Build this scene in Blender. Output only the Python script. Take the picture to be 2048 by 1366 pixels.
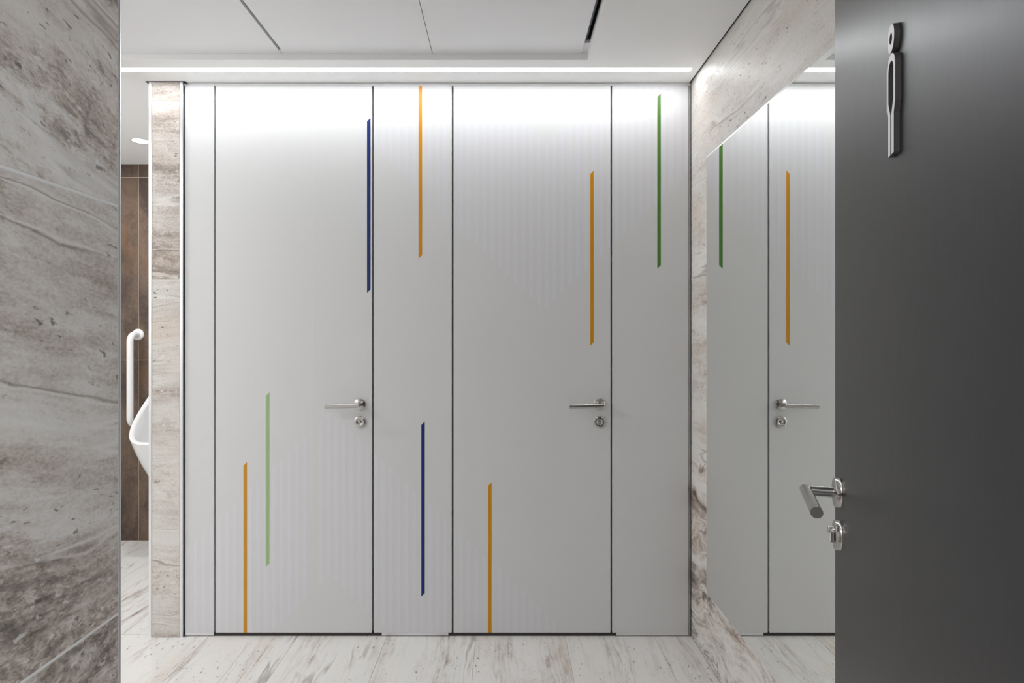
import bpy, bmesh, math
from mathutils import Vector, Matrix

# ------------------------------------------------------------------ clear
for o in list(bpy.data.objects):
    bpy.data.objects.remove(o, do_unlink=True)
scene = bpy.context.scene
COL = scene.collection

# ------------------------------------------------------------------ camera, world, exposure
F = 1200.0                    # focal length in pixels of a 2048 px wide frame
CAMZ = 1.300
cam_d = bpy.data.cameras.new('camera')
cam_d.sensor_width = 36.0
cam_d.lens = F * 36.0 / 2048.0
cam_d.shift_x = 16.0 / 2048.0
cam_d.shift_y = -8.0 / 2048.0
cam_d.clip_start = 0.02
cam = bpy.data.objects.new('camera', cam_d)
COL.objects.link(cam)
cam.location = (0, 0, CAMZ)
cam.rotation_euler = (math.radians(90), 0, 0)
scene.camera = cam

world = bpy.data.worlds.new('corridor_light')
scene.world = world
world.use_nodes = True
bg = world.node_tree.nodes['Background']
bg.inputs[0].default_value = (0.94, 0.965, 1.0, 1)
bg.inputs[1].default_value = 2.25

vs = scene.view_settings
vs.view_transform = 'Standard'
vs.look = 'None'
vs.gamma = 1.0
vs.use_curve_mapping = False
vs.exposure = 0.0

LED_POWER = 27.0               # radiance of the linear ceiling light
DOWN_W = 15.0                 # watts of every recessed downlight

# ------------------------------------------------------------------ material helpers
def new_mat(name):
    m = bpy.data.materials.new(name)
    m.use_nodes = True
    nt = m.node_tree
    return m, nt, nt.nodes['Principled BSDF']

def simple(name, col, rough=0.5, metal=0.0, spec=0.5, noise=0.0, nscale=60.0, stretch=(1, 1, 1), bump=0.0):
    m, nt, b = new_mat(name)
    b.inputs['Base Color'].default_value = (*col, 1)
    b.inputs['Roughness'].default_value = rough
    b.inputs['Metallic'].default_value = metal
    b.inputs['Specular IOR Level'].default_value = spec
    if noise or bump:
        tc = nt.nodes.new('ShaderNodeTexCoord')
        mp = nt.nodes.new('ShaderNodeMapping')
        mp.inputs['Scale'].default_value = stretch
        nz = nt.nodes.new('ShaderNodeTexNoise')
        nz.inputs['Scale'].default_value = nscale
        nz.inputs['Detail'].default_value = 5
        nt.links.new(tc.outputs['Object'], mp.inputs['Vector'])
        nt.links.new(mp.outputs[0], nz.inputs['Vector'])
        if noise:
            mr = nt.nodes.new('ShaderNodeMapRange')
            mr.inputs[1].default_value = 0.3
            mr.inputs[2].default_value = 0.7
            mr.inputs[3].default_value = rough - noise
            mr.inputs[4].default_value = rough + noise
            nt.links.new(nz.outputs[0], mr.inputs[0])
            nt.links.new(mr.outputs[0], b.inputs['Roughness'])
        if bump:
            bp = nt.nodes.new('ShaderNodeBump')
            bp.inputs['Strength'].default_value = bump
            bp.inputs['Distance'].default_value = 0.001
            nt.links.new(nz.outputs[0], bp.inputs['Height'])
            nt.links.new(bp.outputs[0], b.inputs['Normal'])
    return m

def emission(name, col, strength):
    m = bpy.data.materials.new(name)
    m.use_nodes = True
    nt = m.node_tree
    nt.nodes.remove(nt.nodes['Principled BSDF'])
    e = nt.nodes.new('ShaderNodeEmission')
    e.inputs[0].default_value = (*col, 1)
    e.inputs[1].default_value = strength
    nt.links.new(e.outputs[0], nt.nodes['Material Output'].inputs[0])
    return m

class NB:
    """small node-building helper"""
    def __init__(self, nt): self.nt = nt
    def _in(self, sock, v):
        if v is None: return
        if hasattr(v, 'is_linked') or isinstance(v, bpy.types.NodeSocket):
            self.nt.links.new(v, sock)
        else:
            sock.default_value = v
    def math(self, op, a, b=None, c=None, clamp=False):
        n = self.nt.nodes.new('ShaderNodeMath'); n.operation = op; n.use_clamp = clamp
        self._in(n.inputs[0], a); self._in(n.inputs[1], b); self._in(n.inputs[2], c)
        return n.outputs[0]
    def comb(self, x, y, z):
        n = self.nt.nodes.new('ShaderNodeCombineXYZ')
        self._in(n.inputs[0], x); self._in(n.inputs[1], y); self._in(n.inputs[2], z)
        return n.outputs[0]
    def noise(self, vec, detail=4, rough=0.5, dist=0.0):
        n = self.nt.nodes.new('ShaderNodeTexNoise')
        n.inputs['Scale'].default_value = 1.0
        n.inputs['Detail'].default_value = detail
        n.inputs['Roughness'].default_value = rough
        n.inputs['Distortion'].default_value = dist
        self.nt.links.new(vec, n.inputs['Vector'])
        return n.outputs[0]
    def rng(self, v, a, b, c=0.0, d=1.0, smooth=True):
        n = self.nt.nodes.new('ShaderNodeMapRange')
        n.interpolation_type = 'SMOOTHSTEP' if smooth else 'LINEAR'
        self._in(n.inputs[0], v)
        for i, q in zip((1, 2, 3, 4), (a, b, c, d)): n.inputs[i].default_value = q
        return n.outputs[0]
    def mix(self, f, a, b, mode='MIX'):
        n = self.nt.nodes.new('ShaderNodeMix'); n.data_type = 'RGBA'; n.blend_type = mode
        self._in(n.inputs[0], f)
        for s, v in ((n.inputs[6], a), (n.inputs[7], b)):
            if isinstance(v, tuple): s.default_value = (*v, 1)
            else: self.nt.links.new(v, s)
        return n.outputs[2]
    def attr(self, name):
        n = self.nt.nodes.new('ShaderNodeAttribute'); n.attribute_type = 'OBJECT'; n.attribute_name = name
        return n.outputs['Fac']

def travertine(name, floor=False, rough=0.42):
    m, nt, b = new_mat(name)
    N = NB(nt)
    geo = nt.nodes.new('ShaderNodeTexCoord')
    sep = nt.nodes.new('ShaderNodeSeparateXYZ')
    nt.links.new(geo.outputs['Object'], sep.inputs[0])
    X, Y, Z = sep.outputs
    if floor: al, ac = Y, X
    else:     al, ac = N.math('ADD', X, Y), Z
    seed = N.math('MULTIPLY', N.attr('seed'), 13.37)
    ac = N.math('ADD', ac, N.math('MULTIPLY', al, N.attr('tilt')))
    warp, ctr = N.attr('warp'), N.attr('contrast')
    w0 = N.noise(N.comb(N.math('MULTIPLY', al, 1.7), N.math('MULTIPLY', ac, 2.2), seed), 3, 0.5)
    w1 = N.noise(N.comb(N.math('MULTIPLY', al, 9.0), N.math('MULTIPLY', ac, 14.0), seed), 5, 0.6)
    c2 = N.math('ADD', ac, N.math('MULTIPLY', N.math('MULTIPLY', N.math('SUBTRACT', w0, 0.5), 0.26), warp))
    c2 = N.math('ADD', c2, N.math('MULTIPLY', N.math('MULTIPLY', N.math('SUBTRACT', w1, 0.5), 0.030), warp))
    # broad beds
    band = N.noise(N.comb(N.math('MULTIPLY', al, 0.55), N.math('MULTIPLY', c2, 7.0), seed), 5, 0.55)
    # thin laminations
    lam = N.noise(N.comb(N.math('MULTIPLY', al, 2.6), N.math('MULTIPLY', c2, 60.0), seed), 6, 0.6)
    # clouds and grain
    cloud = N.noise(N.comb(N.math('MULTIPLY', al, 7.0), N.math('MULTIPLY', c2, 17.0), seed), 8, 0.68)
    grain = N.noise(N.comb(N.math('MULTIPLY', al, 120.0), N.math('MULTIPLY', ac, 200.0), seed), 4, 0.65)
    v = N.math('MULTIPLY', N.math('SUBTRACT', band, 0.5), 1.0)
    v = N.math('ADD', v, N.math('MULTIPLY', N.math('SUBTRACT', lam, 0.5), 0.95 if floor else 0.40))
    v = N.math('ADD', v, N.math('MULTIPLY', N.math('SUBTRACT', cloud, 0.5), 0.75))
    # crumbly darker zones with mottled porous texture
    cm = N.noise(N.comb(N.math('MULTIPLY', al, 0.9 if floor else 1.6), N.math('MULTIPLY', c2, 5.5), N.math('ADD', seed, 2.6)), 4, 0.55)
    cmask = N.rng(cm, 0.46, 0.62)
    cn = N.noise(N.comb(N.math('MULTIPLY', al, 9.0 if floor else 24.0), N.math('MULTIPLY', c2, 42.0), N.math('ADD', seed, 6.3)), 7, 0.72, 0.4)
    v = N.math('ADD', v, N.math('MULTIPLY', cmask, N.math('SUBTRACT', N.math('MULTIPLY', N.math('SUBTRACT', cn, 0.5), 1.35), 0.10)))
    v = N.math('MULTIPLY', v, ctr)
    v = N.math('ADD', v, N.math('MULTIPLY', N.math('SUBTRACT', grain, 0.5), 0.45))
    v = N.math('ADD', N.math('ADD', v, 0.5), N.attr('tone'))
    ramp = nt.nodes.new('ShaderNodeValToRGB')
    nt.links.new(v, ramp.inputs[0])
    r = ramp.color_ramp
    stops = [(0.16, (0.12, 0.108, 0.10)), (0.33, (0.275, 0.232, 0.205)), (0.44, (0.43, 0.372, 0.327)),
             (0.53, (0.555, 0.508, 0.467)), (0.66, (0.665, 0.638, 0.607)), (0.85, (0.74, 0.725, 0.70))]
    r.elements[0].position, r.elements[0].color = stops[0][0], (*stops[0][1], 1)
    r.elements[1].position, r.elements[1].color = stops[-1][0], (*stops[-1][1], 1)
    for p, c in stops[1:-1]:
        e = r.elements.new(p); e.color = (*c, 1)
    col = ramp.outputs[0]
    # warm mineral staining
    warm = N.noise(N.comb(N.math('MULTIPLY', al, 1.3), N.math('MULTIPLY', c2, 5.0), N.math('ADD', seed, 3.1)), 3, 0.5)
    col = N.mix(N.rng(warm, 0.45, 0.75, 0.0, 0.35 if floor else 0.55), col, (0.95, 0.84, 0.73), 'MULTIPLY')
    # dark and pale veins following the beds
    vn = N.noise(N.comb(N.math('MULTIPLY', al, 0.5), N.math('MULTIPLY', c2, 4.2), N.math('ADD', seed, 7.7)), 4, 0.5)
    vmask = N.noise(N.comb(N.math('MULTIPLY', al, 2.0), N.math('MULTIPLY', ac, 3.0), N.math('ADD', seed, 9.2)), 3, 0.5)
    line = N.rng(N.math('ABSOLUTE', N.math('SUBTRACT', vn, 0.50)), 0.0, 0.011, 1.0, 0.0)
    line = N.math('MULTIPLY', line, N.rng(vmask, 0.42, 0.60))
    pale = N.rng(N.math('ABSOLUTE', N.math('SUBTRACT', vn, 0.516)), 0.0, 0.012, 1.0, 0.0)
    pale = N.math('MULTIPLY', pale, N.rng(vmask, 0.38, 0.55))
    col = N.mix(N.math('MULTIPLY', pale, 0.55), col, (0.78, 0.76, 0.73))
    col = N.mix(N.math('MULTIPLY', line, 0.60), col, (0.20, 0.165, 0.14))
    # pits and chalky specks
    pn = N.noise(N.comb(N.math('MULTIPLY', al, 38.0), N.math('MULTIPLY', c2, 85.0), seed), 3, 0.55)
    pm = N.noise(N.comb(N.math('MULTIPLY', al, 2.6), N.math('MULTIPLY', c2, 8.0), N.math('ADD', seed, 4.4)), 3, 0.5)
    pit = N.math('MULTIPLY', N.rng(pn, 0.63, 0.70), N.rng(pm, 0.45, 0.58))
    sn = N.noise(N.comb(N.math('MULTIPLY', al, 45.0), N.math('MULTIPLY', c2, 80.0), N.math('ADD', seed, 21.0)), 3, 0.55)
    speck = N.math('MULTIPLY', N.rng(sn, 0.62, 0.70), N.rng(cm, 0.42, 0.58))
    col = N.mix(N.math('MULTIPLY', pit, 0.80), col, (0.10, 0.088, 0.08))
    col = N.mix(N.math('MULTIPLY', speck, 0.65), col, (0.76, 0.75, 0.73))
    nt.links.new(col, b.inputs['Base Color'])
    b.inputs['Roughness'].default_value = rough
    b.inputs['Specular IOR Level'].default_value = 0.4
    h = N.math('SUBTRACT', N.math('MULTIPLY', lam, 0.6), pit)
    bp = nt.nodes.new('ShaderNodeBump')
    bp.inputs['Strength'].default_value = 0.25
    bp.inputs['Distance'].default_value = 0.0015
    nt.links.new(h, bp.inputs['Height'])
    nt.links.new(bp.outputs[0], b.inputs['Normal'])
    return m

def rust_tile(name):
    m, nt, b = new_mat(name)
    N = NB(nt)
    geo = nt.nodes.new('ShaderNodeTexCoord')
    sep = nt.nodes.new('ShaderNodeSeparateXYZ')
    nt.links.new(geo.outputs['Object'], sep.inputs[0])
    X, Y, Z = sep.outputs
    seed = N.math('MULTIPLY', N.attr('seed'), 11.1)
    a = N.noise(N.comb(N.math('MULTIPLY', X, 5.0), N.math('MULTIPLY', Z, 2.6), seed), 7, 0.62, 0.6)
    g = N.noise(N.comb(N.math('MULTIPLY', X, 60.0), N.math('MULTIPLY', Z, 60.0), seed), 5, 0.65)
    o = N.noise(N.comb(N.math('MULTIPLY', X, 3.0), N.math('MULTIPLY', Z, 3.0), N.math('ADD', seed, 5.0)), 4, 0.6)
    v = N.math('ADD', a, N.math('MULTIPLY', N.math('SUBTRACT', g, 0.5), 0.35))
    col = N.mix(N.rng(v, 0.32, 0.66), (0.045, 0.028, 0.020), (0.140, 0.092, 0.062))
    col = N.mix(N.rng(o, 0.5, 0.72, 0.0, 0.6), col, (0.17, 0.088, 0.040))
    nt.links.new(col, b.inputs['Base Color'])
    b.inputs['Roughness'].default_value = 0.5
    return m

def coloured(name, col, rough=0.42):
    return simple(name, col, rough, 0.0, 0.4)

M = {}
M['trav'] = travertine('travertine_wall_tile', False, 0.45)
M['travf'] = travertine('travertine_floor_tile', True, 0.38)
M['rust'] = rust_tile('rust_brown_tile')
M['grout'] = simple('grey_grout', (0.78, 0.78, 0.77), 0.85, bump=0.2, nscale=300)
M['grout_f'] = simple('floor_grout', (0.55, 0.53, 0.50), 0.85, bump=0.2, nscale=300)
M['grout_b'] = simple('beige_grout', (0.55, 0.45, 0.37), 0.85, bump=0.2, nscale=300)
M['paint'] = simple('white_ceiling_paint', (0.92, 0.92, 0.915), 0.7, bump=0.05, nscale=400)
M['panelpaint'] = simple('white_enamelled_ceiling_panel', (0.89, 0.89, 0.90), 0.55, noise=0.05, nscale=5)
M['wallpaint'] = simple('white_wall_paint', (0.84, 0.84, 0.83), 0.7, bump=0.05, nscale=300)
M['corridor'] = simple('dark_light_block_paint', (0.07, 0.065, 0.06), 0.7)
M['laminate'] = simple('pale_grey_laminate', (0.68, 0.68, 0.68), 0.44, 0.0, 0.4, noise=0.03, nscale=8)
M['film'] = simple('lilac_printed_film', (0.695, 0.695, 0.73), 0.44, 0.0, 0.4)
M['blue'] = coloured('blue_film', (0.003, 0.022, 0.15))
M['orange'] = coloured('orange_film', (0.62, 0.27, 0.004))
M['green'] = coloured('green_film', (0.075, 0.20, 0.026))
M['palegreen'] = coloured('pale_green_film', (0.33, 0.49, 0.235))
M['alu'] = simple('anodised_aluminium', (0.80, 0.80, 0.82), 0.32, 1.0, noise=0.05, nscale=40, stretch=(1, 1, 0.05))
M['darkalu'] = simple('grey_metal_channel', (0.42, 0.42, 0.42), 0.35, 1.0)
M['steel'] = simple('brushed_stainless_steel', (0.50, 0.485, 0.465), 0.20, 1.0)
M['gasket'] = simple('black_rubber_gasket', (0.015, 0.015, 0.016), 0.6)
M['gapshade'] = simple('dark_brown_gap_shade', (0.035, 0.030, 0.027), 0.5)  # dark brown that paints in the shade below the cubicle doors
M['void'] = simple('dark_plenum', (0.02, 0.021, 0.025), 0.8)
M['slot'] = simple('dark_blue_grey_diffuser_metal', (0.12, 0.125, 0.16), 0.4, 0.3)
M['doorgrey'] = simple('dark_grey_metallic_laminate', (0.010, 0.0095, 0.011), 0.335, 0.0, 0.45, noise=0.01, nscale=40, stretch=(6, 6, 0.4))
M['signface'] = simple('silver_sign_face', (0.88, 0.88, 0.90), 0.45)
M['signside'] = simple('dark_grey_sign_core', (0.075, 0.073, 0.07), 0.5)
M['ceramic'] = simple('white_glazed_ceramic', (0.86, 0.86, 0.86), 0.08, 0.0, 0.6)
M['whiteplastic'] = simple('white_nylon_coating', (0.84, 0.84, 0.84), 0.3)
M['led'] = emission('led_diffuser', (0.96, 0.98, 1.0), LED_POWER)
M['lens'] = emission('downlight_lens', (1.0, 0.96, 0.90), 14.0)
M['mirror'] = simple('silvered_mirror_glass', (0.94, 0.955, 0.94), 0.0, 1.0)
M['bevel'] = simple('polished_glass_edge', (0.95, 0.97, 0.96), 0.40, 1.0)

# ------------------------------------------------------------------ object helpers
def link(name, bm, mat, parent=None, smooth=False, mats=None):
    for e_ in bm.edges:
        if len(e_.link_faces) == 2 and e_.calc_face_angle(0.0) > 0.6: e_.smooth = False
    me = bpy.data.meshes.new(name)
    bm.to_mesh(me); bm.free()
    for mm in (mats or [mat]): me.materials.append(mm)
    if smooth:
        for p in me.polygons: p.use_smooth = True
    o = bpy.data.objects.new(name, me)
    COL.objects.link(o)
    if parent is not None: o.parent = parent
    return o

def add_box(bm, x0, x1, y0, y1, z0, z1, bevel=0.0, mi=0):
    ret = bmesh.ops.create_cube(bm, size=1.0)
    vsn = ret['verts']
    bmesh.ops.scale(bm, vec=(x1 - x0, y1 - y0, z1 - z0), verts=vsn)
    bmesh.ops.translate(bm, vec=((x0 + x1) / 2, (y0 + y1) / 2, (z0 + z1) / 2), verts=vsn)
    fs = set(f for v in vsn for f in v.link_faces)
    for f in fs: f.material_index = mi
    if bevel:
        es = list(set(e for v in vsn for e in v.link_edges))
        bmesh.ops.bevel(bm, geom=es, offset=bevel, segments=1, affect='EDGES', clamp_overlap=True)

def box(name, x0, x1, y0, y1, z0, z1, mat, parent=None, bevel=0.0):
    bm = bmesh.new()
    add_box(bm, x0, x1, y0, y1, z0, z1, bevel)
    return link(name, bm, mat, parent)

def add_lathe(bm, prof, origin, axis, seg=40, mi=0, cap=True):
    """prof: (radius, distance along axis)"""
    origin = Vector(origin); ax = Vector(axis).normalized()
    t = Vector((0, 0, 1)) if abs(ax.z) < 0.9 else Vector((1, 0, 0))
    u = ax.cross(t).normalized(); w = ax.cross(u)
    rings = []
    for r, d in prof:
        if r < 1e-7:
            rings.append([bm.verts.new(origin + ax * d)])
        else:
            rings.append([bm.verts.new(origin + ax * d + (u * math.cos(2 * math.pi * k / seg) + w * math.sin(2 * math.pi * k / seg)) * r) for k in range(seg)])
    for a, b in zip(rings[:-1], rings[1:]):
        for k in range(seg):
            k2 = (k + 1) % seg
            if len(a) == 1 and len(b) == 1: continue
            if len(a) == 1: f = bm.faces.new((a[0], b[k2], b[k]))
            elif len(b) == 1: f = bm.faces.new((a[k], a[k2], b[0]))
            else: f = bm.faces.new((a[k], a[k2], b[k2], b[k]))
            f.material_index = mi; f.smooth = True
    if cap:
        for rg in (rings[0], rings[-1]):
            if len(rg) > 2:
                f = bm.faces.new(rg); f.material_index = mi
    return rings

def add_tube(bm, pts, r, seg=20, cap=True):
    """sweep a circle along a polyline, mitred at the corners"""
    P = [Vector(p) for p in pts]
    rings = []
    d0 = (P[1] - P[0]).normalized()
    t = Vector((0, 0, 1)) if abs(d0.z) < 0.9 else Vector((1, 0, 0))
    u = d0.cross(t).normalized(); w = d0.cross(u)
    base = [(u * math.cos(2 * math.pi * k / seg) + w * math.sin(2 * math.pi * k / seg)) * r for k in range(seg)]
    cur = [P[0] + b for b in base]
    rings.append([bm.verts.new(c) for c in cur])
    for i in range(1, len(P)):
        din = (P[i] - P[i - 1]).normalized()
        if i < len(P) - 1:
            n = (din + (P[i + 1] - P[i]).normalized()).normalized()
        else:
            n = din
        nxt = []
        for c in cur:
            s = (P[i] - c).dot(n) / din.dot(n)
            nxt.append(c + din * s)
        cur = nxt
        rings.append([bm.verts.new(c) for c in cur])
    for a, b in zip(rings[:-1], rings[1:]):
        for k in range(seg):
            k2 = (k + 1) % seg
            f = bm.faces.new((a[k], a[k2], b[k2], b[k])); f.smooth = True
    if cap:
        bm.faces.new(rings[0]); bm.faces.new(rings[-1])
    bmesh.ops.recalc_face_normals(bm, faces=bm.faces)

def add_prism(bm, pts, y0, y1, mi_front=0, mi_side=0):
    """polygon in XZ, extruded from y0 (front) to y1"""
    a = [bm.verts.new((x, y0, z)) for x, z in pts]
    b = [bm.verts.new((x, y1, z)) for x, z in pts]
    n = len(pts)
    f = bm.faces.new(a); f.material_index = mi_front
    g = bm.faces.new(b[::-1]); g.material_index = mi_side
    for k in range(n):
        s = bm.faces.new((a[(k + 1) % n], a[k], b[k], b[(k + 1) % n])); s.material_index = mi_side
    bmesh.ops.triangulate(bm, faces=[f, g])
    bmesh.ops.recalc_face_normals(bm, faces=bm.faces)

def empty(name, loc=(0, 0, 0), rz=0.0, parent=None):
    o = bpy.data.objects.new(name, None)
    o.empty_display_size = 0.1
    COL.objects.link(o)
    o.location = loc; o.rotation_euler = (0, 0, rz)
    if parent is not None: o.parent = parent
    return o

def thing(o, label, cat, group=None):
    o['label'] = label; o['category'] = cat; o['kind'] = 'thing'
    if group: o['group'] = group
    return o

def struct(o, label=None):
    o['kind'] = 'structure'
    if label: o['label'] = label
    return o

def seeded(o, seed, tilt=0.0, tone=0.0, warp=1.0, contrast=1.0):
    o['seed'] = float(seed); o['tilt'] = float(tilt); o['tone'] = float(tone)
    o['warp'] = float(warp); o['contrast'] = float(contrast)
    return o

# ------------------------------------------------------------------ dimensions
YP = 2.609                    # front face of the cubicle partition
def px(x): return (x - 1008.0) / 460.0
def pz(y): return CAMZ + (675.0 - y) / 460.0
XR = 0.815                    # face of right wall
XL = -0.733                   # face of near left wall
YB = 3.84                     # face of back wall of the urinal bay
ZC = 2.409                    # ceiling
ZT = 2.60                     # top of the shell
XF = -3.2                     # far left wall
COURSE = 0.775
G = 0.0016                    # half a grout joint

# ------------------------------------------------------------------ floor
floor = struct(box('floor', XF - 0.1, 1.6, -1.6, YB + 0.1, -0.10, -0.0015, M['grout_f']),
               'pale travertine plank floor with veins running towards the cubicles')
xs = [0.653 - 0.3875 * k for k in range(11)]
cols = [(0.653, XR)] + [(xs[k + 1], xs[k]) for k in range(10)]
ys = [(-1.6, -0.473), (-0.473, 1.077), (1.077, 2.627), (2.627, YB)]
si = 0
for ci, (xa, xb) in enumerate(cols):
    for yi, (ya, yb) in enumerate(ys):
        si += 1
        t = box('floor_tile', max(xa, XF) + 0.0009, xb - 0.0009, ya + 0.0012, yb - 0.0012, -0.012, 0.0, M['travf'], floor)
        seeded(t, 1.7 * si + 0.3 * ci, 0.03 * math.sin(si * 2.3), 0.36, 0.35, 1.0)

# ------------------------------------------------------------------ walls
def wall_tiles(parent, horiz, u0, u1, rows, plane, thick, mat, seeds, axis, tilts=None, tones=None, warps=(1.0,), contrasts=(1.0,), joint=0.0016):
    """axis 'x': face is a plane of constant x (thick signed); axis 'y': plane of constant y"""
    k = 0
    G = joint
    for (za, zb) in rows:
        for (ua, ub) in horiz:
            a, b = ua + G, ub - G
            lo, hi = min(plane, plane + thick), max(plane, plane + thick)
            if axis == 'x': t = box('wall_tile', lo, hi, a, b, za + G, zb - G, mat, parent, 0.0006)
            else:           t = box('wall_tile', a, b, lo, hi, za + G, zb - G, mat, parent, 0.0006)
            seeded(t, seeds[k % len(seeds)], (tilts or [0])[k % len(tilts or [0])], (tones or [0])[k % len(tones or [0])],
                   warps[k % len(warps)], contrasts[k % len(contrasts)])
            k += 1

ROWS = [(0.0, COURSE), (COURSE, 2 * COURSE), (2 * COURSE, 3 * COURSE), (3 * COURSE, ZT)]

wl = struct(box('wall_left', -0.86, XL - 0.0008, -0.42, 1.143, 0, ZT, M['grout']), 'near grey travertine wall beside the entrance')
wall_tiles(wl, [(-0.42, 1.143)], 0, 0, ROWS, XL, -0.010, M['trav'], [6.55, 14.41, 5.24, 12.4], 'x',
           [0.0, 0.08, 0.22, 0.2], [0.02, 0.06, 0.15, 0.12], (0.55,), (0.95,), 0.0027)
struct(box('trim_1', XL - 0.012, XL + 0.0008, 1.1435, 1.1475, 0, ZT, M['alu']), 'thin aluminium edge trim on the near left wall')

wr = struct(box('wall_right', XR + 0.0016, XR + 0.15, 0.36, YB + 0.1, 0, ZT, M['grout']), 'travertine wall carrying the mirror')
wall_tiles(wr, [(0.36, 1.06), (1.06, YP + 0.001), (YP + 0.001, YB)], 0, 0, ROWS[:2] + [(2 * COURSE, ZT)], XR, 0.010, M['trav'],
           [2.2, 3.93, 7.0, 21.4, 14.2, 9.1, 30.3, 18.9, 13.0, 11.2, 6.6, 19.0], 'x', [0.0, 0.03, 0.0], [0.08, 0.08, 0.08, 0.14, 0.14, 0.14, 0.16, 0.16, 0.16], (1.4, 1.4, 1.4, 0.5, 0.5, 0.5, 0.35, 0.35, 0.35, 0.35, 0.35, 0.35), (1.9, 1.9, 1.9, 0.8, 0.7, 0.7, 0.45, 0.45, 0.45, 0.45, 0.45, 0.45))

wm = struct(box('wall_middle', -1.537, -1.395, 2.602, YB, 0, ZT, M['grout']), 'narrow travertine wall end between urinal bay and cubicles')
wall_tiles(wm, [(-1.527, -1.405)], 0, 0, ROWS, 2.600, 0.004, M['trav'], [26.2, 16.9, 23.3, 10.4], 'y', [0.0], [0.13, 0.11, 0.03, 0.02], (0.4,), (0.55,))
struct(box('trim_2', -1.5385, -1.5275, 2.598, 2.610, 0, 2.4085, M['alu']), 'aluminium corner trim at the left of the wall end')
struct(box('trim_3', -1.4045, -1.3915, 2.598, 2.640, 0, 2.4085, M['alu']), 'aluminium corner trim between wall end and cubicle panel')
struct(box('trim_4', -1.552, -1.379, 2.596, 2.625, 2.4070, 2.4089, M['void']), 'dark plate painting the shade of the gap where the wall end meets the ceiling')  # flat dark plate on the ceiling, painted as the shade of a gap

wb = struct(box('wall_back', XF, XR + 0.1, YB + 0.0016, YB + 0.12, 0, ZT, M['grout_b']), 'rust brown tiled back wall of the urinal bay')
bx = [XF, -2.925, -2.34, -1.755, -1.54]
wall_tiles(wb, list(zip(bx[:-1], bx[1:])), 0, 0, [(0, 1.155), (1.155, 2.325), (2.325, 2.47)], YB, 0.010, M['rust'],
           [1.0, 2.3, 3.9, 5.2, 6.1, 7.7, 8.4, 9.9, 10.5, 11.1, 12.2, 13.8], 'y')

struct(box('wall_far', XF - 0.1, XF, 0.3, YB + 0.1, 0, ZT, M['wallpaint']), 'white painted wall at the end of the urinal bay')
wf = struct(box('wall_front', 0.365, XR + 0.15, 0.26, 0.36, 0, ZT, M['wallpaint']), 'white wall beside the entrance opening')
box('wall_panel', XL, 0.365, 0.26, 0.36, 2.13, ZT, M['wallpaint'], wf)
box('wall_panel', XF, -0.86, 0.26, 0.36, 0, ZT, M['wallpaint'], wf)

struct(box('wall_light_block', -1.3, 1.3, -1.6, -1.5, 0, 2.3, M['corridor']), 'unseen dark wall added outside the entrance to shape the light')  # unseen wall added to block light and darken reflections from behind the camera

# ------------------------------------------------------------------ ceiling
bm = bmesh.new()
XS = 0.807                    # shadow gap along the right wall
add_box(bm, XF, XS, 2.398, 2.467, ZC, 2.50)
add_box(bm, XF, -2.9, 2.467, 2.507, ZC, 2.50)
add_box(bm, 0.775, XS, 2.467, 2.507, ZC, 2.50)
add_box(bm, XF, XS, 2.507, YB, ZC, 2.50)
add_box(bm, 0.334, XS, 0.36, 2.398, ZC, 2.50)
ceil = struct(link('ceiling', bm, M['paint']), 'white ceiling with a recessed panel field')
ZP = 2.435
box('ceiling_panel', XF, -0.891, 0.36, 2.3975, ZP, ZP + 0.02, M['panelpaint'], ceil, 0.0006)
box('ceiling_panel', -0.879, -0.287, 0.36, 2.3975, ZP, ZP + 0.02, M['panelpaint'], ceil, 0.0006)
box('ceiling_panel', -0.2845, 0.310, 0.36, 2.3975, ZP, ZP + 0.02, M['panelpaint'], ceil, 0.0006)
box('filler_strip', 0.310, 0.334, 2.325, 2.3975, ZP + 0.006, ZP + 0.02, M['panelpaint'], ceil)
box('filler_strip', -0.891, -0.879, 2.372, 2.3975, ZP + 0.003, ZP + 0.02, M['panelpaint'], ceil)
struct(box('ceiling_void', XF - 0.1, XR + 0.15, 0.26, YB + 0.1, ZT, ZT + 0.05, M['void']), 'dark void above the ceiling panels')

def slot_diffuser(x0, x1, ya, yb, label, vane_y):
    e = thing(empty('slot_diffuser', ((x0 + x1) / 2, ya, ZP + 0.02)), label, 'air vent', 'linear air slots in the ceiling')
    hw = (x1 - x0) / 2; L = yb - ya
    bm = bmesh.new()
    add_box(bm, -hw, -hw + 0.001, 0, L, 0.0, 0.06)
    add_box(bm, hw - 0.001, hw, 0, L, 0.0, 0.06)
    add_box(bm, -hw, hw, 0, L, 0.06, 0.062)
    link('channel', bm, M['void'], e)
    bm = bmesh.new()
    add_lathe(bm, [(hw * 0.55, 0), (hw * 0.55, vane_y - 0.003)], (-hw * 0.35, 0, 0.004), (0, 1, 0), 16)
    add_lathe(bm, [(hw * 0.55, vane_y + 0.003), (hw * 0.55, L)], (-hw * 0.35, 0, 0.004), (0, 1, 0), 16)
    link('blade', bm, M['slot'], e)
slot_diffuser(0.310, 0.334, 0.45, 2.325, 'dark air slot in the ceiling above the right cubicle door', 2.225 - 0.45)
slot_diffuser(-0.891, -0.879, 0.45, 2.372, 'thin dark air slot in the ceiling above the left cubicle door', 1.2)

struct(box('trim_12', XS, XR - 0.0002, 0.37, YP, ZC + 0.004, ZC + 0.02, M['gasket']), 'black strip painting the shade in the gap between ceiling and mirror wall')  # black strip fills the gap so that its shade is painted in

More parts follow.
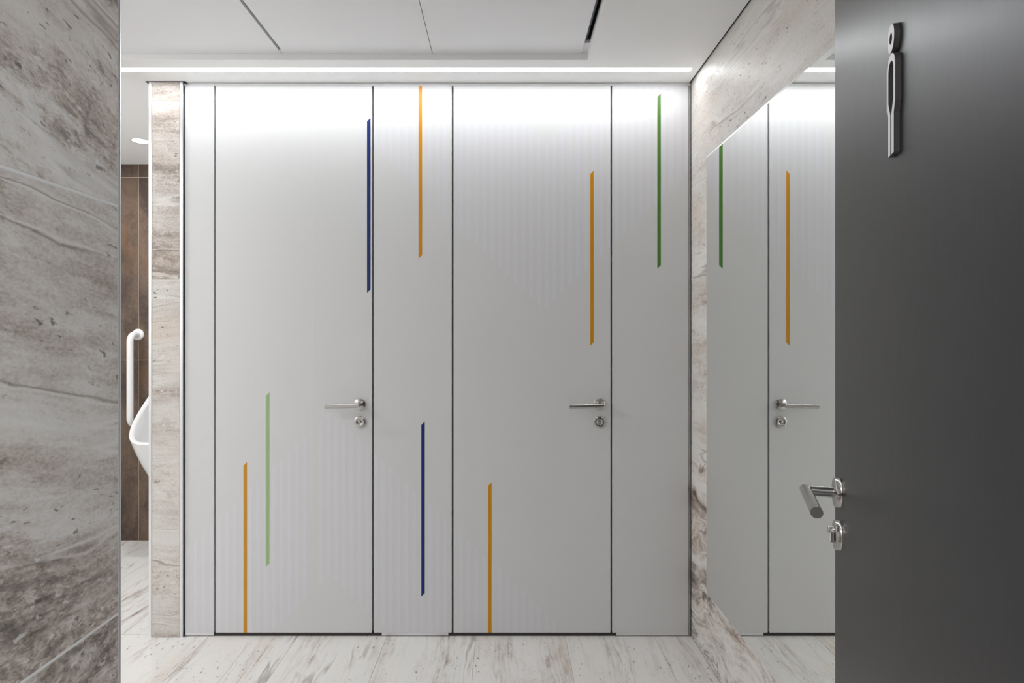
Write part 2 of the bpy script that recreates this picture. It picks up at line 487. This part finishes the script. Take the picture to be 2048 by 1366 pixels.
# linear ceiling light
ll = thing(empty('linear_ceiling_light', (-1.06, 2.487, ZC)), 'long bright white linear light recessed in the ceiling along the cubicles', 'light')
box('diffuser', -1.84, 1.835, -0.0185, 0.0185, 0.0008, 0.006, M['led'], ll)
bm = bmesh.new()
add_box(bm, -1.84, 1.835, -0.020, -0.0185, 0.0, 0.05)
add_box(bm, -1.84, 1.835, 0.0185, 0.020, 0.0, 0.05)
add_box(bm, -1.84, 1.835, -0.0185, 0.0185, 0.046, 0.05)
link('housing', bm, M['alu'], ll)

def downlight(x, y, z, watts, label):
    e = thing(empty('recessed_downlight', (x, y, z)), label, 'light', 'round recessed downlights')
    bm = bmesh.new()
    add_lathe(bm, [(0.041, -0.001), (0.050, 0.002), (0.054, 0.0), (0.054, -0.004), (0.041, -0.004)], (0, 0, 0), (0, 0, -1), 40, cap=False)
    link('ring', bm, M['whiteplastic'], e)
    bm = bmesh.new()
    add_lathe(bm, [(0.0, 0.0005), (0.041, 0.0)], (0, 0, 0), (0, 0, -1), 40)
    link('lens', bm, M['lens'], e)
    ld = bpy.data.lights.new('lamp', 'AREA'); ld.shape = 'DISK'; ld.size = 0.08
    ld.energy = watts; ld.color = (0.99, 0.99, 1.0)
    lo = bpy.data.objects.new('lamp', ld); COL.objects.link(lo); lo.parent = e
    lo.location = (0, 0, -0.006)
downlight(-2.055, 3.39, ZC, DOWN_W * 0.55, 'round recessed downlight in the ceiling above the urinal')
downlight(-2.75, 1.9, ZP, DOWN_W * 1.0, 'unseen downlight added as fill in the ceiling panel in front of the urinal bay')  # lamp added out of view to raise the ambient light
downlight(-2.5, 0.95, ZP, DOWN_W * 1.2, 'unseen downlight added as fill in the ceiling panel behind the near left wall')  # out-of-view lamp added for more light from the left

# ------------------------------------------------------------------ cubicle partition
YT = 0.030                    # panel thickness
ZB, ZTOP = pz(1265.8), pz(171.8)
def chevrons(x):
    out = []
    if 625 <= x <= 1378:
        low = 620 - (1089 - x) * 0.96 if x < 1089 else 620 - (x - 1089) * 0.95
        up = 286 - abs(x - 1093) * 0.95
        up = max(up, 172.5)
        if low > up + 3: out.append((up, low, x >= 1093))
    if 372 <= x <= 1128:
        up = 823 + (660 - x) * 0.965 if x < 660 else 823 + (x - 660) * 0.93
        low = min(1265.3, 1149 + abs(x - 660) * 0.98)
        if low > up + 3: out.append((up, low, x >= 660))
    return out

def film_strips(parent, x0, x1, holes=()):
    """faint printed chevron of lilac stripes on one panel (frame coordinates of the partition plane)"""
    bm = bmesh.new(); W = 7.6; n = 0
    k = 0
    while True:
        xa = 372.0 + 15.6 * k; k += 1
        if xa > 1380: break
        xb = xa + W
        a, b = max(xa, x0 + 1), min(xb, x1 - 1)
        if b - a < 2: continue
        for (u0, l0, _), (u1, l1, _) in zip(chevrons(a), chevrons(b)):
            pts = [(px(a), pz(l0)), (px(b), pz(l1)), (px(b), pz(u1)), (px(a), pz(u0))]
            A = [bm.verts.new((x - px(x0), -0.00018, z)) for x, z in pts]
            B = [bm.verts.new((x - px(x0), 0.0, z)) for x, z in pts]
            bm.faces.new(A)
            for i in range(4): bm.faces.new((A[(i + 1) % 4], A[i], B[i], B[(i + 1) % 4]))
            n += 1
    if n == 0: bm.free(); return
    o = link('printed_stripe_pattern', bm, M['film'], parent)
    o['kind'] = 'stuff'

def colour_bar(parent, x0, xa, xb, top, bot, mat, label, cut_top=True, cut_bot=True):
    """coloured bar: top and bottom are the frame heights at its right edge; ends are cut at 45 degrees"""
    h = xb - xa
    pts = [(px(xa), pz(bot + (h if cut_bot else 0))), (px(xb), pz(bot)), (px(xb), pz(top)), (px(xa), pz(top + (h if cut_top else 0)))]
    bm = bmesh.new()
    add_prism(bm, [(x - px(x0), z) for x, z in pts], -0.0005, 0.0)
    o = link('colour_bar', bm, mat, parent)
    o['label'] = label

def lever_handle(parent, x, z, s, turn):
    bm = bmesh.new()
    add_lathe(bm, [(0.0258, 0.0), (0.0258, 0.0080), (0.0250, 0.0090), (0.0125, 0.0090), (0.0115, 0.0098), (0.0105, 0.0098)], (x, 0, z), (0, -1, 0), 48)
    rose = link('handle_rose', bm, M['steel'], parent); rose['label'] = 'round brushed steel handle rose'
    bm = bmesh.new()
    add_tube(bm, [(x, -0.009, z), (x, -0.0545, z), (x + s * 0.136, -0.0545, z - 0.004)], 0.0095, 28)
    lev = link('lever', bm, M['steel'], rose); lev['label'] = 'straight brushed steel lever'
    zl = z - 0.0765
    bm = bmesh.new()
    add_lathe(bm, [(0.0258, 0.0), (0.0258, 0.0075), (0.0250, 0.0085), (0.0085, 0.0085), (0.0080, 0.0075), (0.0, 0.0075)], (x, 0, zl), (0, -1, 0), 48)
    lk = link('lock_rose', bm, M['steel'], parent); lk['label'] = 'round brushed steel lock rose'
    bm = bmesh.new()
    if turn:
        add_box(bm, x - 0.004, x + 0.004, -0.0165, -0.0075, zl - 0.013, zl + 0.013, 0.002)
        add_lathe(bm, [(0.006, 0.0075), (0.006, 0.0185), (0.004, 0.0195), (0.0, 0.0195)], (x, 0, zl + 0.009), (0, -1, 0), 20)
        link('thumb_turn', bm, M['steel'], lk)
    else:
        add_lathe(bm, [(0.0065, 0.0070), (0.0065, 0.0105), (0.0045, 0.0112), (0.0, 0.0112)], (x, 0, zl + 0.001), (0, -1, 0), 24)
        add_box(bm, x - 0.0010, x + 0.0010, -0.0120, -0.0110, zl - 0.0035, zl + 0.0045)
        link('lock_cylinder', bm, M['steel'], lk)

def cubicle_door(x0, x1, label):
    e = thing(empty('cubicle_door', (px(x0), YP, 0)), label, 'door', 'toilet cubicle doors')
    p = box('panel', 0, px(x1) - px(x0), 0, YT, ZB, ZTOP, M['laminate'], e, 0.0010)
    film_strips(p, x0, x1)
    return e, p

def fixed_panel(x0, x1, label, chan):
    e = thing(empty('partition_panel', (px(x0), YP, 0)), label, 'panel', 'fixed panels of the cubicle wall')
    w = px(x1) - px(x0)
    p = box('panel', 0, w, 0, YT, ZB, ZTOP, M['laminate'], e, 0.0010)
    film_strips(p, x0, x1)
    c0, c1 = px(chan[0]) - px(x0), px(chan[1]) - px(x0)
    box('floor_channel', c0, c1, 0.001, YT - 0.001, 0.0035, ZB, M['alu'], e)
    box('head_channel', c0, c1, 0.0035, YT - 0.001, ZTOP, ZC - 0.0005, M['alu'], e)
    return e, p

pa, pap = fixed_panel(370.2, 427.6, 'narrow white fixed panel between the travertine wall end and left cubicle door', (370.6, 427.2))
d1, d1p = cubicle_door(430.8, 743.8, 'left white cubicle door with pale green, orange and blue bars')
pb, pbp = fixed_panel(747.0, 903.6, 'white fixed panel between the two cubicle doors, one orange and one blue bar', (763.5, 896.5))
d2, d2p = cubicle_door(907.0, 1221.2, 'right white cubicle door with two orange bars')
pc, pcp = fixed_panel(1224.6, 1377.0, 'white fixed panel beside the mirror wall with a single green bar', (1233.0, 1377.0))
box('edge_channel', px(1377.2) - px(1224.6), px(1381.0) - px(1224.6), -0.001, YT, 0.004, ZTOP, M['darkalu'], pc)

colour_bar(d1p, 430.8, 734.0, 741.0, 236, 578.5, M['blue'], 'blue bar with slanted ends')
colour_bar(d1p, 430.8, 531.5, 538.5, 785, 1127, M['palegreen'], 'pale green bar with slanted ends')
colour_bar(d1p, 430.8, 487.0, 493.8, 924, 1265.6, M['orange'], 'orange bar running to the foot of the door', True, False)
colour_bar(pbp, 747.0, 837.2, 844.2, 172.2, 510, M['orange'], 'orange bar running to the top of the panel', False, True)
colour_bar(pbp, 747.0, 842.5, 849.5, 843, 1186, M['blue'], 'blue bar with slanted ends')
colour_bar(d2p, 907.0, 1180.5, 1187.5, 341, 684.5, M['orange'], 'orange bar with slanted ends')
colour_bar(d2p, 907.0, 976.2, 983.2, 965, 1265.6, M['orange'], 'orange bar running to the foot of the door', True, False)
colour_bar(pcp, 1224.6, 1314.6, 1321.6, 187, 530.5, M['green'], 'green bar with slanted ends')

lever_handle(d1, px(720.0) - px(430.8), pz(808.5), -1, False)
lever_handle(d2, px(1199.0) - px(907.0), pz(808.5), -1, False)

# rebates behind the joints and head rail
for k, (xa, xb) in enumerate(((365, 374), (423, 437), (738, 752), (898, 912), (1216, 1230), (1374, 1382.8))):
    struct(box('trim_%d' % (6 + k), px(xa), px(xb), YP + YT + 0.0005, YP + YT + 0.02, 0.002, ZTOP + 0.012, M['gasket']), 'black rebate behind a joint of the cubicle wall')
for k, (xa, xb) in enumerate(((427.8, 763.2), (896.8, 1232.6))):
    struct(box('trim_%d' % (13 + k), px(xa), px(xb), YP + 0.006, YP + 0.026, 0.0, ZB - 0.0035, M['gapshade']), 'dark strip painting the shade of the gap under a cubicle door')  # solid dark strip stands in for the shade under the door
struct(box('trim_5', px(368), px(1382), YP + 0.005, YP + 0.027, ZTOP + 0.0030, ZC - 0.001, M['wallpaint']), 'head rail above the cubicle doors')

# ------------------------------------------------------------------ mirror
my0, my1 = 0.80, 1200.0 / 500.6
mz0, mz1 = 0.280, 2.026
mir = thing(empty('wall_mirror', (XR, my1, mz0)), 'large frameless mirror on the right travertine wall, reflecting the cubicles', 'mirror')
box('mirror_glass', -0.0062, -0.0008, my0 - my1 + 0.006, -0.0012, 0.0012, mz1 - mz0 - 0.010, M['mirror'], mir)
bm = bmesh.new()          # polished bevel along the top and thin ground edges
L = my0 - my1
def quadprism(pts2, ya, yb):
    a = [bm.verts.new((x, ya, z)) for x, z in pts2]; b = [bm.verts.new((x, yb, z)) for x, z in pts2]
    bm.faces.new(a); bm.faces.new(b[::-1])
    for i in range(len(pts2)): bm.faces.new((a[i], b[i], b[(i + 1) % len(pts2)], a[(i + 1) % len(pts2)]))
H = mz1 - mz0
quadprism([(-0.0062, H - 0.0098), (-0.0008, H - 0.0098), (-0.0008, H), (-0.0015, H)], L + 0.006, 0.0)
bmesh.ops.recalc_face_normals(bm, faces=bm.faces)
link('bevelled_edge', bm, M['bevel'], mir)
bm = bmesh.new()
add_box(bm, -0.0060, -0.0008, -0.0010, 0.0, 0.0, H - 0.010)
add_box(bm, -0.0060, -0.0008, L + 0.006, -0.001, 0.0, 0.0010)
link('ground_edge', bm, M['bevel'], mir)
box('backing', -0.0008, 0.0, L + 0.012, -0.006, 0.006, H - 0.006, M['gasket'], mir)

# ------------------------------------------------------------------ urinal and grab bar
def urinal(xc, label):
    e = thing(empty('urinal', (xc, YB, 0.30)), label, 'urinal')
    W, P = 0.182, 0.335
    zf, zt = 0.385, 0.645                       # rim height at the lip and at the wall, above the foot
    n = 37
    def plan(k, w, p, ex=3.2):
        a = math.pi * k / (n - 1)
        c, s = math.cos(a), math.sin(a)
        return (-w * (abs(c) ** (2 / ex)) * (1 if c > 0 else -1), p * (abs(s) ** (2 / ex)))
    rows = []
    steps = 14
    def rimz(q, p): return zt + (zf - zt) * min(1.0, max(0.0, q / p)) ** 1.0
    for i in range(steps + 1):                 # outside, foot to rim
        t = i / steps
        g = t ** 0.80
        w = 0.075 + (W - 0.075) * (1 - (1 - t) ** 1.7)
        p = 0.060 + (P - 0.060) * g
        row = []
        for k in range(n):
            x, q = plan(k, w, p)
            xr, qr = plan(k, W, P)
            z = t * (rimz(qr, P) - 0.012)
            row.append((x, -q, z))
        rows.append(row)
    for off, dz in ((0.004, -0.003), (0.012, 0.0), (0.022, -0.002), (0.028, -0.010)):   # rolled rim
        row = []
        for k in range(n):
            xr, qr = plan(k, W, P)
            x, q = plan(k, W - off, P - off)
            row.append((x, -max(q, 0.0), rimz(qr, P) + dz))
        rows.append(row)
    for t in (0.12, 0.28, 0.45, 0.62, 0.78, 0.9, 1.0):                                   # bowl
        row = []
        for k in range(n):
            w = (W - 0.030) * (1 - 0.86 * t ** 2.2)
            p = (P - 0.030) * (1 - 0.72 * t ** 1.6)
            x, q = plan(k, w, p, 2.6)
            xr, qr = plan(k, W, P)
            z0 = rimz(qr, P) - 0.012
            z = z0 + (0.14 - z0) * (t ** 0.85)
            row.append((x, -max(q, 0.03 if t > 0.2 else 0.0), z))
        rows.append(row)
    bm = bmesh.new()
    V = [[bm.verts.new(c) for c in r] for r in rows]
    for a, b in zip(V[:-1], V[1:]):
        for k in range(n - 1):
            f = bm.faces.new((a[k], a[k + 1], b[k + 1], b[k])); f.smooth = True
    bm.faces.new(V[0]); bm.faces.new(V[-1])
    # back plate of the bowl
    add_box(bm, -0.158, 0.158, -0.030, 0.0, 0.14, 0.615, 0.006)
    bmesh.ops.recalc_face_normals(bm, faces=bm.faces)
    link('bowl', bm, M['ceramic'], e)
    bm = bmesh.new()
    add_lathe(bm, [(0.014, 0.0), (0.014, 0.03), (0.009, 0.036), (0.0, 0.036)], (0, -0.03, 0.55), (0, -1, 0), 20)
    link('water_inlet', bm, M['steel'], e)
    bm = bmesh.new()
    add_lathe(bm, [(0.028, 0.0), (0.028, 0.004), (0.0, 0.006)], (0, -0.075, 0.142), (0, 0, 1), 24)
    link('drain_cover', bm, M['steel'], e)
urinal(-2.085, 'white ceramic wall urinal half hidden behind the travertine wall end')

gb = thing(empty('grab_bar', (-2.34, YB, 0.751)), 'white vertical grab bar on the brown tiled wall', 'grab bar')
H2 = 0.568; pr = 0.085; rb = 0.045
pts = [(0, 0, 0)]
for k in range(9):
    a = math.pi / 2 * k / 8
    pts.append((0, -(pr - rb) - rb * math.sin(a), rb - rb * math.cos(a)))
for k in range(9):
    a = math.pi / 2 * k / 8
    pts.append((0, -(pr - rb) - rb * math.cos(a), H2 - rb + rb * math.sin(a)))
pts.append((0, 0, H2))
bm = bmesh.new(); add_tube(bm, pts, 0.0195, 24)
link('bar', bm, M['whiteplastic'], gb)
for zz in (0.0, H2):
    bm = bmesh.new()
    add_lathe(bm, [(0.036, 0.0), (0.036, 0.006), (0.032, 0.012), (0.021, 0.014)], (0, 0, zz), (0, -1, 0), 36)
    link('wall_flange', bm, M['whiteplastic'], gb)

# ------------------------------------------------------------------ entrance door, opened into the room
ANG = math.atan2(438.0, F)
dx, dy = -math.sin(ANG), -math.cos(ANG)
door = empty('door_1', (0.6175, 1.1195, 0), math.atan2(dy, dx))
struct(door, 'open dark grey entrance door with steel lever handle and a standing figure sign')
DW = 0.80
box('door_leaf', 0, DW, 0, 0.042, 0.008, 2.12, M['doorgrey'], door, 0.0012)
lever_handle(door, 0.048, 1.022, 1, True)

# figure sign: raised ring head and outlined body
def figure_sign(parent, xc, zb, w, h):
    s = h / 0.165
    T = 0.0062
    hw = w / 2
    def arc(cx, cz, rx, rz, a0, a1, n):
        return [(cx + rx * math.cos(math.radians(a0 + (a1 - a0) * i / n)), cz + rz * math.sin(math.radians(a0 + (a1 - a0) * i / n))) for i in range(n + 1)]
    lo, st, slit = hw * 0.70, hw * 0.40, hw * 0.12
    zh0, zh1, zs, zt = 0.0500 * s, 0.0620 * s, 0.1090 * s, 0.1275 * s
    iw = hw - st
    outer = [(-lo, 0.0), (-lo, zh0), (-hw, zh1)] + arc(0, zs, hw, zt - zs, 180, 0, 16) + [(hw, zh1), (lo, zh0), (lo, 0.0)]
    inner = [(-slit, 0.0), (-slit, zh0 + 0.001), (-iw, zh1 + 0.006 * s)] + arc(0, zs - 0.003 * s, iw, zt - zs - 0.006 * s, 180, 0, 16) + [(iw, zh1 + 0.006 * s), (slit, zh0 + 0.001), (slit, 0.0)]
    sign = empty('restroom_sign', (xc, 0, zb), 0, parent)
    sign['label'] = 'raised silver figure of a standing man'
    bm = bmesh.new()
    rows = [[bm.verts.new((x, y, z)) for x, z in path] for path in (outer, inner) for y in (-T, 0.0)]
    of_, ob_, if_, ib_ = rows
    for k in range(len(outer) - 1):
        for quad, mi in (((of_[k], of_[k + 1], if_[k + 1], if_[k]), 0), ((ob_[k], ob_[k + 1], ib_[k + 1], ib_[k]), 1),
                         ((of_[k], ob_[k], ob_[k + 1], of_[k + 1]), 1), ((if_[k], ib_[k], ib_[k + 1], if_[k + 1]), 1)):
            bm.faces.new(quad).material_index = mi
    for k in (0, -1):
        bm.faces.new((of_[k], if_[k], ib_[k], ob_[k])).material_index = 1
    bmesh.ops.recalc_face_normals(bm, faces=bm.faces)
    link('body_outline', bm, None, sign, mats=[M['signface'], M['signside']])
    bm = bmesh.new()
    n = 40; ro = 0.0178 * s; rx = hw * 0.80; ri = 0.40
    zc = h - ro
    ring = []
    for rr in (1.0, ri):
        ring.append([[bm.verts.new((rx * rr * math.cos(2 * math.pi * k / n), y, zc + ro * rr * math.sin(2 * math.pi * k / n))) for k in range(n)] for y in (-T, 0.0)])
    (of, ob), (inf, inb) = ring
    for k in range(n):
        k2 = (k + 1) % n
        bm.faces.new((of[k], of[k2], inf[k2], inf[k])).material_index = 0
        bm.faces.new((ob[k], ob[k2], inb[k2], inb[k])).material_index = 1
        bm.faces.new((of[k], ob[k], ob[k2], of[k2])).material_index = 1
        bm.faces.new((inf[k], inb[k], inb[k2], inf[k2])).material_index = 1
    bmesh.ops.recalc_face_normals(bm, faces=bm.faces)
    link('head_ring', bm, None, sign, mats=[M['signface'], M['signside']])
figure_sign(door, 0.424, 1.520, 0.038, 0.157)
